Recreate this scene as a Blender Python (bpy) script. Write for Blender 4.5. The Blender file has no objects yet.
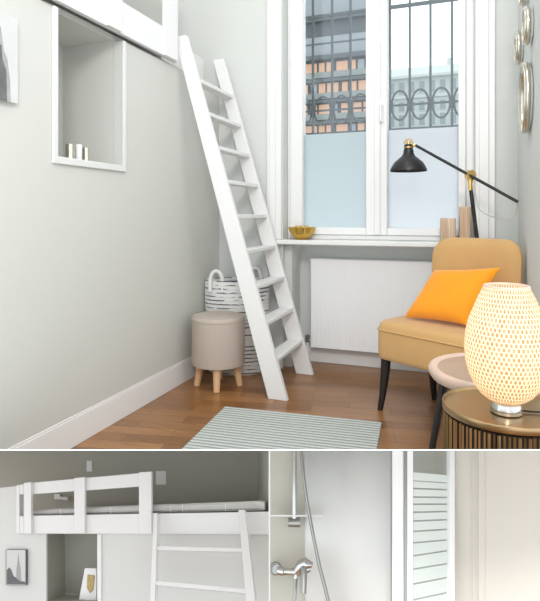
import bpy, bmesh, math, random
from mathutils import Vector as V, Matrix
random.seed(7)
S = bpy.context.scene
C = S.collection
F = 540.0; PSI = math.atan(201/540); c_, s_ = math.cos(PSI), math.sin(PSI)
EYE = V((0, 0, 1.05))

# ------------------------------------------------------------------ pixel -> place
def ray(x, y):
    u = (x-270)/F; v = (215-y)/F
    return V((u*c_-s_, u*s_+c_, v))
def onplane(x, y, p0, n):
    d = ray(x, y)
    return EYE + d*((p0-EYE).dot(n)/d.dot(n))
def onX(x, y, X): return onplane(x, y, V((X, 0, 0)), V((1, 0, 0)))
def onY(x, y, Y): return onplane(x, y, V((0, Y, 0)), V((0, 1, 0)))
def onZ(x, y, Z): return onplane(x, y, V((0, 0, Z)), V((0, 0, 1)))
def onT(x, y, t): return EYE + ray(x, y)*t

# ------------------------------------------------------------------ materials
def mat(name, col, rough=.5, metal=0, bump=0, bscale=200, var=0, vscale=6, trans=0, spec=.5, sheen=0, coat=0):
    m = bpy.data.materials.new(name); m.use_nodes = True
    nt = m.node_tree; b = nt.nodes['Principled BSDF']
    b.inputs['Base Color'].default_value = (*col, 1)
    b.inputs['Roughness'].default_value = rough
    b.inputs['Metallic'].default_value = metal
    b.inputs['Transmission Weight'].default_value = trans
    b.inputs['Specular IOR Level'].default_value = spec
    b.inputs['Sheen Weight'].default_value = sheen
    b.inputs['Coat Weight'].default_value = coat
    tc = nt.nodes.new('ShaderNodeTexCoord')
    if var:
        n = nt.nodes.new('ShaderNodeTexNoise'); n.inputs['Scale'].default_value = vscale
        n.inputs['Detail'].default_value = 4
        nt.links.new(tc.outputs['Object'], n.inputs['Vector'])
        mx = nt.nodes.new('ShaderNodeMix'); mx.data_type = 'RGBA'
        mx.inputs[6].default_value = (*[max(0, k*(1-var)) for k in col], 1)
        mx.inputs[7].default_value = (*[min(1, k*(1+var)) for k in col], 1)
        nt.links.new(n.outputs['Fac'], mx.inputs[0]); nt.links.new(mx.outputs[2], b.inputs['Base Color'])
    if bump:
        n = nt.nodes.new('ShaderNodeTexNoise'); n.inputs['Scale'].default_value = bscale
        nt.links.new(tc.outputs['Object'], n.inputs['Vector'])
        bp = nt.nodes.new('ShaderNodeBump'); bp.inputs['Strength'].default_value = bump
        bp.inputs['Distance'].default_value = .002
        nt.links.new(n.outputs['Fac'], bp.inputs['Height']); nt.links.new(bp.outputs['Normal'], b.inputs['Normal'])
    return m
def N(m): return m.node_tree, m.node_tree.nodes['Principled BSDF']

M = {}
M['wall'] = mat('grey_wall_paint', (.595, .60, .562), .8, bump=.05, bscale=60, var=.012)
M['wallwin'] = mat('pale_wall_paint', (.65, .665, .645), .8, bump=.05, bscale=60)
M['white'] = mat('white_satin_paint', (.82, .82, .815), .4)
M['bedwhite'] = mat('white_painted_wood', (.80, .80, .795), .45, bump=.05, bscale=40)
M['rad'] = mat('radiator_enamel', (.90, .91, .92), .35)
M['ceil'] = mat('ceiling_paint', (.85, .85, .84), .9)
M['stone'] = mat('pale_stone_sill', (.80, .80, .78), .3, var=.06, vscale=14)
M['mustard'] = mat('mustard_fabric', (.60, .36, .14), .75, bump=.25, bscale=500, var=.05, vscale=8, sheen=.25)
M['orange'] = mat('orange_velvet', (.93, .33, .004), .8, bump=.15, bscale=300, var=.10, vscale=9, sheen=.3)
M['black'] = mat('black_lacquer', (.012, .012, .013), .4)
M['blackwood'] = mat('black_wood', (.015, .012, .011), .45)
M['brass'] = mat('polished_brass', (.83, .55, .18), .22, 1)
M['gold'] = mat('gold_metal', (.70, .45, .11), .28, 1)
M['bronze'] = mat('brushed_bronze', (.46, .33, .18), .32, 1, var=.08, vscale=20)
M['slat'] = mat('bronze_slats', (.30, .19, .085), .4, .85, var=.25, vscale=25)
M['dark'] = mat('dark_interior', (.03, .022, .015), .7)
M['chrome'] = mat('chrome', (.58, .59, .58), .15, 1)
M['chromedull'] = mat('dull_chrome', (.36, .37, .36), .3, 1)
M['steel'] = mat('brushed_steel', (.75, .74, .72), .3, 1)
M['mirror'] = mat('mirror_glass', (.85, .87, .87), .03, 1)
M['silver'] = mat('antique_silver', (.66, .62, .53), .27, 1, var=.2, vscale=30)
M['beige'] = mat('beige_linen', (.49, .42, .365), .9, bump=.4, bscale=600, var=.06, vscale=60)
M['paleleg'] = mat('pale_beech', (.68, .43, .235), .5, var=.12, vscale=30)
M['palewood'] = mat('pale_wood', (.66, .53, .42), .55)
M['pinkwood'] = mat('blond_wood_rim', (.66, .50, .41), .45, var=.05, vscale=20)
M['topwood'] = mat('grey_brown_wood', (.42, .31, .235), .45, var=.12, vscale=18)
M['rope'] = mat('white_cotton_rope', (.82, .81, .79), .85, bump=.3, bscale=150)
M['mattress'] = mat('mattress_ticking', (.66, .655, .63), .9, bump=.3, bscale=260, var=.10, vscale=45)
M['cord'] = mat('grey_flex', (.52, .50, .47), .6)
M['iron'] = mat('wrought_iron', (.09, .105, .115), .6)
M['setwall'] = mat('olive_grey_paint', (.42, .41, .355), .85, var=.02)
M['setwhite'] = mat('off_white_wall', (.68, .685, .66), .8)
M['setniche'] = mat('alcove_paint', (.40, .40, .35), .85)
M['showA'] = mat('shower_wall_shaded', (.55, .545, .475), .55)  # darker than the side wall mostly because shade is put into its colour
M['showB'] = mat('shower_wall_lit', (.80, .82, .80), .45)  # lighter copy of the shower wall, mostly brighter light put into the colour
M['cream'] = mat('cream_wall', (.67, .635, .57), .6)
M['plate'] = mat('white_plastic', (.82, .82, .80), .4)
M['paper'] = mat('print_paper', (.62, .63, .62), .6, var=.12, vscale=8)
M['inkdark'] = mat('print_ink_dark', (.14, .145, .145), .7, var=.5, vscale=25)
M['inkgrey'] = mat('print_ink_grey', (.36, .37, .37), .7, var=.35, vscale=25)
M['artgold'] = mat('gilded_print', (.45, .34, .13), .5, var=.4, vscale=60)
M['b1'] = mat('dark_concrete', (.105, .12, .13), .8, var=.1, vscale=.5)
M['b1span'] = mat('grey_spandrel', (.25, .275, .265), .7)
M['b1glass'] = mat('office_glazing', (.28, .31, .335), .25, var=.15, vscale=.3)
M['b2'] = mat('pale_render', (.54, .595, .565), .8, var=.05, vscale=.3)
M['b2win'] = mat('dark_window_glass', (.26, .295, .31), .3)
M['street'] = mat('asphalt', (.5, .5, .5), .9)
M['profile'] = mat('white_aluminium', (.88, .89, .89), .3)
M['seal'] = mat('grey_seal', (.35, .36, .36), .5)

def emis(m, col, st):
    nt, b = N(m); b.inputs['Emission Color'].default_value = (*col, 1); b.inputs['Emission Strength'].default_value = st
M['litwin'] = mat('lit_office_window', (.46, .29, .20), .5); emis(M['litwin'], (1, .52, .28), .15)

def glassmat(name, col, gl, tr=(1, 1, 1)):
    m = bpy.data.materials.new(name); m.use_nodes = True; nt = m.node_tree
    nt.nodes.remove(nt.nodes['Principled BSDF'])
    o = nt.nodes['Material Output']; t = nt.nodes.new('ShaderNodeBsdfTransparent'); t.inputs[0].default_value = (*tr, 1)
    g = nt.nodes.new('ShaderNodeBsdfGlossy'); g.inputs[0].default_value = (*col, 1); g.inputs['Roughness'].default_value = .03
    mx = nt.nodes.new('ShaderNodeMixShader'); mx.inputs[0].default_value = gl
    nt.links.new(t.outputs[0], mx.inputs[1]); nt.links.new(g.outputs[0], mx.inputs[2]); nt.links.new(mx.outputs[0], o.inputs[0])
    return m
M['glass'] = glassmat('clear_glass', (.9, .95, 1), .04, (.95, .97, .97))
M['showerglass'] = glassmat('shower_glass', (.9, .95, .95), .10, (.88, .91, .90))
def frosted(name, col, cov):
    m = bpy.data.materials.new(name); m.use_nodes = True; nt = m.node_tree
    nt.nodes.remove(nt.nodes['Principled BSDF']); o = nt.nodes['Material Output']
    t = nt.nodes.new('ShaderNodeBsdfTranslucent'); t.inputs[0].default_value = (*col, 1)
    d = nt.nodes.new('ShaderNodeBsdfDiffuse'); d.inputs[0].default_value = (*col, 1)
    a = nt.nodes.new('ShaderNodeMixShader'); a.inputs[0].default_value = cov
    nt.links.new(t.outputs[0], a.inputs[1]); nt.links.new(d.outputs[0], a.inputs[2]); nt.links.new(a.outputs[0], o.inputs[0])
    return m
M['frost'] = frosted('frosted_film', (.80, .845, .86), .12)
M['frostR'] = frosted('frosted_film_pale', (.89, .90, .92), .12)
M['stripe'] = frosted('sandblasted_glass', (.83, .89, .86), .75)

def mapnode(nt, out, scale=(1, 1, 1), rot=(0, 0, 0)):
    tc = nt.nodes.new('ShaderNodeTexCoord'); mp = nt.nodes.new('ShaderNodeMapping')
    mp.inputs['Scale'].default_value = scale; mp.inputs['Rotation'].default_value = rot
    nt.links.new(tc.outputs[out], mp.inputs['Vector']); return mp.outputs[0]
def mixc(nt, fac, a, b):
    mx = nt.nodes.new('ShaderNodeMix'); mx.data_type = 'RGBA'
    for k, i in ((a, 6), (b, 7)):
        if isinstance(k, tuple): mx.inputs[i].default_value = (*k, 1)
        else: nt.links.new(k, mx.inputs[i])
    if isinstance(fac, float): mx.inputs[0].default_value = fac
    else: nt.links.new(fac, mx.inputs[0])
    return mx.outputs[2]
def ramp(nt, fac, stops):
    r = nt.nodes.new('ShaderNodeValToRGB'); e = r.color_ramp.elements
    while len(e) < len(stops): e.new(.5)
    for k, (p, col) in zip(e, stops): k.position = p; k.color = (*col, 1)
    nt.links.new(fac, r.inputs[0]); return r.outputs[0]
# parquet
m = mat('oak_parquet', (.3, .15, .06), .33, coat=.15); nt, b = N(m)
v = mapnode(nt, 'Object', (1, 1, 1), (0, 0, math.radians(-12)))
br = nt.nodes.new('ShaderNodeTexBrick'); br.inputs['Scale'].default_value = 1
br.inputs['Brick Width'].default_value = .42; br.inputs['Row Height'].default_value = .085
br.inputs['Mortar Size'].default_value = .0012; br.inputs['Color1'].default_value = (.21, .088, .027, 1)
br.inputs['Color2'].default_value = (.36, .17, .061, 1); br.inputs['Mortar'].default_value = (.11, .05, .02, 1)
nt.links.new(v, br.inputs['Vector'])
v2 = mapnode(nt, 'Object', (3, 40, 1), (0, 0, math.radians(-12)))
no = nt.nodes.new('ShaderNodeTexNoise'); no.inputs['Scale'].default_value = 1.5; no.inputs['Detail'].default_value = 5
nt.links.new(v2, no.inputs['Vector'])
g = ramp(nt, no.outputs['Fac'], [(.3, (.78, .78, .78)), (.7, (1.12, 1.12, 1.12))])
mm = nt.nodes.new('ShaderNodeMix'); mm.data_type = 'RGBA'; mm.blend_type = 'MULTIPLY'; mm.inputs[0].default_value = 1
nt.links.new(br.outputs['Color'], mm.inputs[6]); nt.links.new(g, mm.inputs[7]); nt.links.new(mm.outputs[2], b.inputs['Base Color'])
M['parquet'] = m
# striped rug
m = mat('striped_woven_rug', (.5, .55, .5), .95); nt, b = N(m)
v = mapnode(nt, 'Object')
w = nt.nodes.new('ShaderNodeTexWave'); w.bands_direction = 'Y'; w.inputs['Scale'].default_value = 10.5
w.inputs['Distortion'].default_value = .25; w.inputs['Detail Scale'].default_value = 8
nt.links.new(v, w.inputs['Vector'])
no = nt.nodes.new('ShaderNodeTexNoise'); no.inputs['Scale'].default_value = 160; nt.links.new(v, no.inputs['Vector'])
a = ramp(nt, w.outputs['Fac'], [(.25, (.24, .27, .26)), (.55, (.57, .595, .57))])
a = mixc(nt, .25, a, ramp(nt, no.outputs['Fac'], [(.35, (.30, .33, .31)), (.65, (.66, .68, .64))]))
nt.links.new(a, b.inputs['Base Color'])
bp = nt.nodes.new('ShaderNodeBump'); bp.inputs['Strength'].default_value = .6; bp.inputs['Distance'].default_value = .006
nt.links.new(w.outputs['Fac'], bp.inputs['Height']); nt.links.new(bp.outputs['Normal'], b.inputs['Normal'])
M['rug'] = m
# basket : white rope coils with dark dashes
m = mat('striped_rope_basket', (.75, .75, .73), .9); nt, b = N(m)
v = mapnode(nt, 'Object', (1, 1, 1))
w = nt.nodes.new('ShaderNodeTexWave'); w.bands_direction = 'Z'; w.inputs['Scale'].default_value = 12.5
w.inputs['Distortion'].default_value = .8; w.inputs['Detail'].default_value = 1; w.inputs['Detail Scale'].default_value = 3
nt.links.new(v, w.inputs['Vector'])
no = nt.nodes.new('ShaderNodeTexNoise'); no.inputs['Scale'].default_value = 1; no.inputs['Detail'].default_value = 2
nt.links.new(mapnode(nt, 'Object', (14, 14, 60)), no.inputs['Vector'])
f1 = ramp(nt, w.outputs['Fac'], [(.70, (0, 0, 0)), (.86, (1, 1, 1))])
f2 = ramp(nt, no.outputs['Fac'], [(.44, (0, 0, 0)), (.53, (1, 1, 1))])
mu = nt.nodes.new('ShaderNodeMath'); mu.operation = 'MULTIPLY'; nt.links.new(f1, mu.inputs[0]); nt.links.new(f2, mu.inputs[1])
nt.links.new(mixc(nt, mu.outputs[0], (.74, .74, .73), (.10, .11, .13)), b.inputs['Base Color'])
bp = nt.nodes.new('ShaderNodeBump'); bp.inputs['Strength'].default_value = .2; bp.inputs['Distance'].default_value = .004
nt.links.new(w.outputs['Fac'], bp.inputs['Height']); nt.links.new(bp.outputs['Normal'], b.inputs['Normal'])
M['basket'] = m
# wood grain for the boxes
nt, b = N(M['palewood']); no = nt.nodes.new('ShaderNodeTexNoise'); no.inputs['Scale'].default_value = 1; no.inputs['Detail'].default_value = 3
nt.links.new(mapnode(nt, 'Object', (70, 70, 3)), no.inputs['Vector'])
nt.links.new(ramp(nt, no.outputs['Fac'], [(.35, (.52, .39, .29)), (.65, (.76, .64, .52))]), b.inputs['Base Color'])
# woven bamboo shade, lit from inside
m = bpy.data.materials.new('woven_bamboo_lit'); m.use_nodes = True; nt = m.node_tree
nt.nodes.remove(nt.nodes['Principled BSDF']); o = nt.nodes['Material Output']
br = nt.nodes.new('ShaderNodeTexBrick'); br.inputs['Scale'].default_value = 1; br.offset = .5
br.inputs['Brick Width'].default_value = 1; br.inputs['Row Height'].default_value = 2.2; br.inputs['Mortar Size'].default_value = .28
br.inputs['Mortar Smooth'].default_value = .35
br.inputs['Color1'].default_value = (0, 0, 0, 1); br.inputs['Color2'].default_value = (.25, .25, .25, 1); br.inputs['Mortar'].default_value = (1, 1, 1, 1)
nt.links.new(mapnode(nt, 'UV', (58, 58, 1)), br.inputs['Vector'])
col = mixc(nt, br.outputs['Color'], (.47, .26, .11), (.94, .83, .66))
t = nt.nodes.new('ShaderNodeBsdfTranslucent'); d = nt.nodes.new('ShaderNodeBsdfDiffuse')
e = nt.nodes.new('ShaderNodeEmission'); e.inputs[1].default_value = .09
for k in (t, d, e): nt.links.new(col, k.inputs[0])
a = nt.nodes.new('ShaderNodeMixShader'); a.inputs[0].default_value = .45
nt.links.new(t.outputs[0], a.inputs[1]); nt.links.new(d.outputs[0], a.inputs[2])
ad = nt.nodes.new('ShaderNodeAddShader'); nt.links.new(a.outputs[0], ad.inputs[0]); nt.links.new(e.outputs[0], ad.inputs[1])
nt.links.new(ad.outputs[0], o.inputs[0]); M['bamboo'] = m

# ------------------------------------------------------------------ mesh builder
class MB:
    def __init__(s): s.b = bmesh.new(); s.uv = s.b.loops.layers.uv.new('UVMap')
    def face(s, vs, uvs=None):
        try: f = s.b.faces.new(vs)
        except ValueError: return None
        if uvs:
            for l, q in zip(f.loops, uvs): l[s.uv].uv = q
        return f
    def poly(s, pts): s.face([s.b.verts.new(p) for p in pts]); return s
    def prism(s, pts, ex):
        n = len(pts); ex = V(ex)
        A = [s.b.verts.new(V(p)) for p in pts]; B = [s.b.verts.new(V(p)+ex) for p in pts]
        s.face(A); s.face(B[::-1])
        for i in range(n): s.face([A[i], B[i], B[(i+1) % n], A[(i+1) % n]])
        return s
    def box(s, lo, hi):
        (a, b_, c), (d, e, f) = lo, hi
        return s.prism([(a, b_, c), (d, b_, c), (d, e, c), (a, e, c)], (0, 0, f-c))
    def bar(s, p, q, w, t, side):
        p, q = V(p), V(q); ax = (q-p).normalized(); sd = V(side); sd = (sd-ax*sd.dot(ax)).normalized(); n = ax.cross(sd)
        return s.prism([p-sd*w/2-n*t/2, p+sd*w/2-n*t/2, p+sd*w/2+n*t/2, p-sd*w/2+n*t/2], q-p)
    def loft(s, loops, cap=True, closed=False):
        R = [[s.b.verts.new(V(p)) for p in L] for L in loops]; n = len(loops[0])
        m = len(R); rng = range(m) if closed else range(m-1)
        for i in rng:
            A, B = R[i], R[(i+1) % m]
            for j in range(n):
                k = (j+1) % n
                s.face([A[j], A[k], B[k], B[j]], [(j/n, i/(m-1)), ((j+1)/n, i/(m-1)), ((j+1)/n, (i+1)/(m-1)), (j/n, (i+1)/(m-1))])
        if cap and not closed: s.face(R[0][::-1]); s.face(R[-1])
        return s
    def tube(s, pts, r, seg=10, cap=True, closed=False):
        pts = [V(p) for p in pts]; n = len(pts); L = []
        up = None
        for i, p in enumerate(pts):
            if closed: d = pts[(i+1) % n]-pts[i-1]
            else: d = pts[min(i+1, n-1)]-pts[max(i-1, 0)]
            d.normalize()
            if up is None: up = V((0, 0, 1)) if abs(d.z) < .9 else V((1, 0, 0))
            a = (up-d*up.dot(d)).normalized(); up = a; b_ = d.cross(a)
            rr = r[i] if isinstance(r, (list, tuple)) else r
            L.append([p+(a*math.cos(2*math.pi*k/seg)+b_*math.sin(2*math.pi*k/seg))*rr for k in range(seg)])
        return s.loft(L, cap, closed)
    def lathe(s, prof, c=(0, 0, 0), seg=40, fn=None, cap=True, sx=1, sy=1):
        L = []; zs_ = [p[0] for p in prof]; z0_, zr_ = min(zs_), max(max(zs_)-min(zs_), 1e-6)
        for z, r in prof:
            row = []
            for k in range(seg):
                a = 2*math.pi*k/seg; rr = r*(fn(a, z) if fn else 1)
                row.append((c[0]+math.cos(a)*rr*sx, c[1]+math.sin(a)*rr*sy, c[2]+z))
            L.append(row)
        s.loft(L, cap)
        for f in s.b.faces:
            for l in f.loops: l[s.uv].uv.y = (l.vert.co.z-c[2]-z0_)/zr_
        return s
    def build(s, name, m, parent=None, bevel=0, seg=2, sub=0, smooth=True, loc=None):
        bmesh.ops.recalc_face_normals(s.b, faces=s.b.faces)
        me = bpy.data.meshes.new(name); s.b.to_mesh(me); s.b.free()
        me.materials.append(m)
        if smooth:
            for p in me.polygons: p.use_smooth = True
            me.set_sharp_from_angle(angle=math.radians(38))
        o = bpy.data.objects.new(name, me); C.objects.link(o)
        if parent:
            o.parent = parent
            if parent.location.length or parent.rotation_euler.z:
                o.matrix_parent_inverse = Matrix.Identity(4)
        if bevel:
            md = o.modifiers.new('bevel', 'BEVEL'); md.width = bevel; md.segments = seg; md.limit_method = 'ANGLE'; md.angle_limit = math.radians(50)
        if sub:
            md = o.modifiers.new('sub', 'SUBSURF'); md.levels = sub; md.render_levels = sub
        return o
def thing(name, label, cat, loc=(0, 0, 0), rz=0, group=None):
    o = bpy.data.objects.new(name, None); C.objects.link(o); o.empty_display_size = .05
    o.location = loc; o.rotation_euler = (0, 0, rz); return tag(o, label, cat, group)
def tag(o, label, cat, group=None):
    o['label'] = label; o['category'] = cat
    if group: o['group'] = group
    return o
def struct(o, label=None):
    o['kind'] = 'structure'
    if label: o['label'] = label
    return o
def settle(root):
    """move a thing's Empty to the base of its parts without moving them"""
    pts = []
    def walk(o):
        for ch in o.children:
            if ch.type == 'MESH': pts.extend([v.co.copy() for v in ch.data.vertices])
            walk(ch)
    walk(root)
    ctr = V((sum(p.x for p in pts)/len(pts), sum(p.y for p in pts)/len(pts), min(p.z for p in pts)))
    root.location = ctr
    seen = set()
    def shift(o):
        for ch in o.children:
            if ch.type == 'MESH' and ch.data.name not in seen:
                seen.add(ch.data.name); ch.data.transform(Matrix.Translation(-ctr))
            shift(ch)
    shift(root)
    return root

# ================================================================== CAMERA, WORLD
cam = bpy.data.cameras.new('camera'); co = bpy.data.objects.new('camera', cam); C.objects.link(co)
co.location = EYE; co.rotation_euler = (math.pi/2, 0, PSI)
cam.sensor_fit = 'HORIZONTAL'; cam.sensor_width = 36; cam.lens = 36; cam.shift_y = -85.5/540; cam.clip_start = .02; cam.clip_end = 500
S.camera = co
S.view_settings.view_transform = 'Standard'; S.view_settings.look = 'None'; S.view_settings.gamma = 1
S.view_settings.exposure = .54
w = bpy.data.worlds.new('overcast_sky'); S.world = w; w.use_nodes = True
w.node_tree.nodes['Background'].inputs[0].default_value = (.93, .97, 1, 1); w.node_tree.nodes['Background'].inputs[1].default_value = .65
nt = w.node_tree; tc = nt.nodes.new('ShaderNodeTexCoord'); sx = nt.nodes.new('ShaderNodeSeparateXYZ'); mr = nt.nodes.new('ShaderNodeMapRange')
nt.links.new(tc.outputs['Generated'], sx.inputs[0]); nt.links.new(sx.outputs['Y'], mr.inputs['Value'])
mr.inputs['From Min'].default_value = 0; mr.inputs['From Max'].default_value = .7; mr.inputs['To Min'].default_value = 1.22; mr.inputs['To Max'].default_value = 1.35
mr.interpolation_type = 'SMOOTHSTEP'; nt.links.new(mr.outputs[0], nt.nodes['Background'].inputs[1])   # the sky is brightest over the street
def light(name, kind, loc, energy, col=(1, 1, 1), size=.5, rot=(0, 0, 0)):
    l = bpy.data.lights.new(name, kind); l.energy = energy; l.color = col
    if kind == 'AREA': l.size = size
    elif kind == 'POINT': l.shadow_soft_size = size
    o = bpy.data.objects.new(name, l); C.objects.link(o); o.location = loc; o.rotation_euler = rot; return o
light('overhead_fill', 'AREA', (-.62, 1.9, 4.3), 10, (1, .98, .95), 1.3)  # added fill from overhead, no known fitting there
light('fill_behind_camera', 'POINT', (.35, -.9, 3.0), 152, (1, .975, .94), .35)  # added fill behind the camera, evens out the light in the main room

# ================================================================== ROOM SHELL
WL, WR, YF, YR, ZC = -1.69, .26, 3.5, 3.75, 4.4
def rects_X(b, X, th, rs):
    for (y0, y1, z0, z1) in rs: b.box((X, y0, z0), (X+th, y1, z1))
def rects_Y(b, Y, th, rs):
    for (x0, x1, z0, z1) in rs: b.box((x0, Y, z0), (x1, Y+th, z1))
NY0, NY1, NZ0, NZ1 = 1.875, 2.345, 1.305, 1.957
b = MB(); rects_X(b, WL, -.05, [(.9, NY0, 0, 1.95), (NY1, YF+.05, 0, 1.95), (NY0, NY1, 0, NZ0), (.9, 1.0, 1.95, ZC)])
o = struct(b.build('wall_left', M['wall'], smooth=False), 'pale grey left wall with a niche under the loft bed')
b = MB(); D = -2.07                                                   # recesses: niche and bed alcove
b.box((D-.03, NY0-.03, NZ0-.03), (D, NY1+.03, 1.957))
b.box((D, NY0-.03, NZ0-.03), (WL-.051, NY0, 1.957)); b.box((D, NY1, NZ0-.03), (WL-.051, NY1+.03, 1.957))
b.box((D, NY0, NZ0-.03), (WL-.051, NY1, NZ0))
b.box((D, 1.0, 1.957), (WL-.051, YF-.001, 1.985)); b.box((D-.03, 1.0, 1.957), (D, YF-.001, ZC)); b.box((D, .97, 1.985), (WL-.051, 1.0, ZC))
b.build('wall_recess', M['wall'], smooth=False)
struct(bpy.data.objects['wall_recess'])
b = MB(); rects_Y(b, YF, .05, [(-2.1, -1.21, 0, ZC), (.02, WR+.05, 0, ZC), (-1.21, .02, 3.95, ZC)])
b.box((-1.26, YF+.05, 0), (-1.16, YR, .85)); b.box((.02, YF+.05, 0), (.07, YR, .85))
b.box((-1.26, YF+.05, .85), (-1.21, YR, 3.95)); b.box((.02, YF+.05, .85), (.07, YR, 3.95))
b.box((-1.26, YR, 0), (.07, YR+.05, .86)); b.box((-1.26, YF+.05, 3.95), (.07, YR, 4.0))
struct(b.build('wall_window', M['wallwin'], smooth=False), 'pale wall around the tall window and radiator recess')
b = MB(); rects_X(b, WR, .05, [(2.335, YF, 0, ZC)])
b.box((WR+.051, 2.335, 0), (1.3, 2.385, ZC))
struct(b.build('wall_right', M['wallwin'], smooth=False), 'narrow sliver of pale wall at the right')
b = MB(); b.box((-2.2, .2, -.06), (1.3, YR+.05, 0)); struct(b.build('floor', M['parquet'], smooth=False), 'brown wooden parquet floor')
b = MB(); b.box((-2.2, .9, ZC), (1.3, YR+.05, ZC+.05)); struct(b.build('ceiling', M['ceil'], smooth=False))
b = MB(); b.box((WL, .9, .0), (WL+.006, YF, .130)); b.box((WL, .9, .130), (WL+.004, YF, .141))
struct(b.build('baseboard_left', M['white'], bevel=.003), 'white baseboard along the left wall')
b = MB(); b.box((WL+.02, YF-.016, 0), (-1.21, YF, .125)); b.box((-1.159, YR-.016, 0), (.019, YR, .10))
struct(b.build('baseboard_window', M['white'], bevel=.003))
# niche trim
b = MB(); X = WL
b.box((X, NY0-.028, NZ0-.032), (X+.014, NY0, 1.95)); b.box((X, NY1, NZ0-.032), (X+.014, NY1+.024, 1.95)); b.box((X, NY0, NZ0-.032), (X+.014, NY1, NZ0))
struct(b.build('trim_1', mat('pale_grey_trim', (.70, .71, .69), .5), bevel=.003), 'white frame around the wall niche')
# window architrave
b = MB()
for x0, x1 in ((-1.32, -1.215), (.025, .135)):
    b.box((x0, YF-.022, .885), (x1, YF, 4.06)); b.box((x0+.02, YF-.034, .885), (x1-.035, YF-.022, 4.04))
b.box((-1.32, YF-.022, 3.96), (.135, YF, 4.06))
struct(b.build('trim_2', M['white'], bevel=.004), 'white moulded casing around the tall window')
b = MB(); b.box((-1.28, YF-.055, .851), (.10, YF+.12, .883)); b.box((-1.2, YF+.12, .851), (.01, YR-.1, .883))
struct(b.build('trim_3', M['stone'], bevel=.006), 'pale stone window sill above the radiator')

# window
YG = 3.66
wn = struct(bpy.data.objects.new('window_1', None), 'tall white two-sash window with frosted lower panes'); C.objects.link(wn)
def wx(x): return onY(x, 215, YG).x
zb, zt, zf = .965, 3.86, 1.614
b = MB(); b.box((-1.21, YG-.05, .884), (wx(293), YG+.05, 3.95)); b.box((wx(466), YG-.05, .884), (.02, YG+.05, 3.95))
b.box((wx(293), YG-.05, .884), (wx(466), YG+.05, .915)); b.box((wx(293), YG-.05, 3.89), (wx(466), YG+.05, 3.95))
b.build('window_frame', M['white'], wn, bevel=.004)
for (x0, x1, g0, g1, fm) in ((293, 378.5, 305, 367.5, 'frost'), (379.5, 466, 388.5, 458.5, 'frostR')):
    b = MB(); X0, X1, G0, G1 = map(wx, (x0, x1, g0, g1)); a0, a1 = YG-.066, YG+.02
    b.box((X0, a0, .916), (G0, a1, 3.888)); b.box((G1, a0, .916), (X1, a1, 3.888))
    b.box((G0, a0, .916), (G1, a1, zb)); b.box((G0, a0, zt), (G1, a1, 3.888))
    sash = b.build('sash', M['white'], wn, bevel=.005)
    p = MB().box((G0, YG-.005, zb), (G1, YG+.001, zt)).build('pane', M['glass'], sash, smooth=False)
    p = MB().box((G0, YG-.010, zb), (G1, YG-.006, zf)).build('frosted_film', M[fm], sash, smooth=False); p['label'] = 'frosted lower part of the pane'
b = MB(); hx = wx(383); b.box((hx-.012, YG-.074, 1.66), (hx+.012, YG-.067, 1.80)); b.tube([(hx, YG-.075, 1.77), (hx, YG-.105, 1.77), (hx, YG-.105, 1.66)], .008)
b.build('handle', M['white'], wn)
b = MB(); b.box((wx(376), YG-.08, .92), (wx(382), YG-.068, 3.88)); b.build('astragal', M['white'], wn, bevel=.004)

# ================================================================== OUTSIDE
YB = 3.95
gr = thing('window_grille', 'dark wrought iron grille with ovals outside the window', 'grille')
xs = [onY(x, 100, YB).x for x in (292, 313, 332.2, 350.5, 370, 390, 409.8, 430.5, 452, 473)]
for x in xs: MB().box((x-.008, YB-.008, 1.28), (x+.008, YB+.008, 3.90)).build('bar', M['iron'], gr, smooth=False)
for z in (1.30, 1.66, 2.545, 3.85):
    MB().box((xs[0]-.05, YB-.012, z-.011), (xs[-1]+.05, YB+.012, z+.011)).build('cross_rail', M['iron'], gr, smooth=False)
for a, c in zip(xs, xs[1:]):
    m_ = (a+c)/2; r = (c-a)/2-.012
    pts = [(m_+r*math.cos(2*math.pi*k/28), YB, 1.835+.105*math.sin(2*math.pi*k/28)) for k in range(28)]
    MB().tube(pts, .0075, 6, closed=True).build('oval', M['iron'], gr)
MB().box((xs[0]-.05, YB-.01, 1.83), (xs[-1]+.05, YB+.01, 1.842)).build('cross_rail', M['iron'], gr, smooth=False)
settle(gr)
st = MB().box((-60, 6, -3.4), (40, 130, -3)).build('ground', M['street'], smooth=False); struct(st)

bl = thing('office_building', 'dark office block with rows of lit orange windows outside the left pane', 'building')
Y1 = 70; zz = lambda y, Y=Y1, x=335: onY(x, y, Y).z
MB().box((-42, Y1, -3), (-12.1, Y1+14, zz(18))).build('facade', M['b1'], bl, smooth=False)
MB().box((-42, Y1+1, zz(18)), (-12.6, Y1+13, zz(-16))).build('glazed_storey', M['b1glass'], bl, smooth=False)
MB().box((-42.3, Y1-.8, zz(21)), (-11.9, Y1+1.2, zz(15))).build('cornice', M['b1'], bl, smooth=False)
MB().box((-42, Y1-.25, zz(54)), (-12.3, Y1-.02, zz(36))).build('glazed_band', M['b1glass'], bl, smooth=False)
MB().box((-42, Y1-.35, zz(43.5)), (-12.3, Y1-.26, zz(42.3))).build('glazing_bar', M['b1'], bl, smooth=False)
MB().box((-42, Y1-.9, zz(60)), (-12.0, Y1-.02, zz(55.5))).build('ledge', M['b1'], bl, smooth=False)
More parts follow.
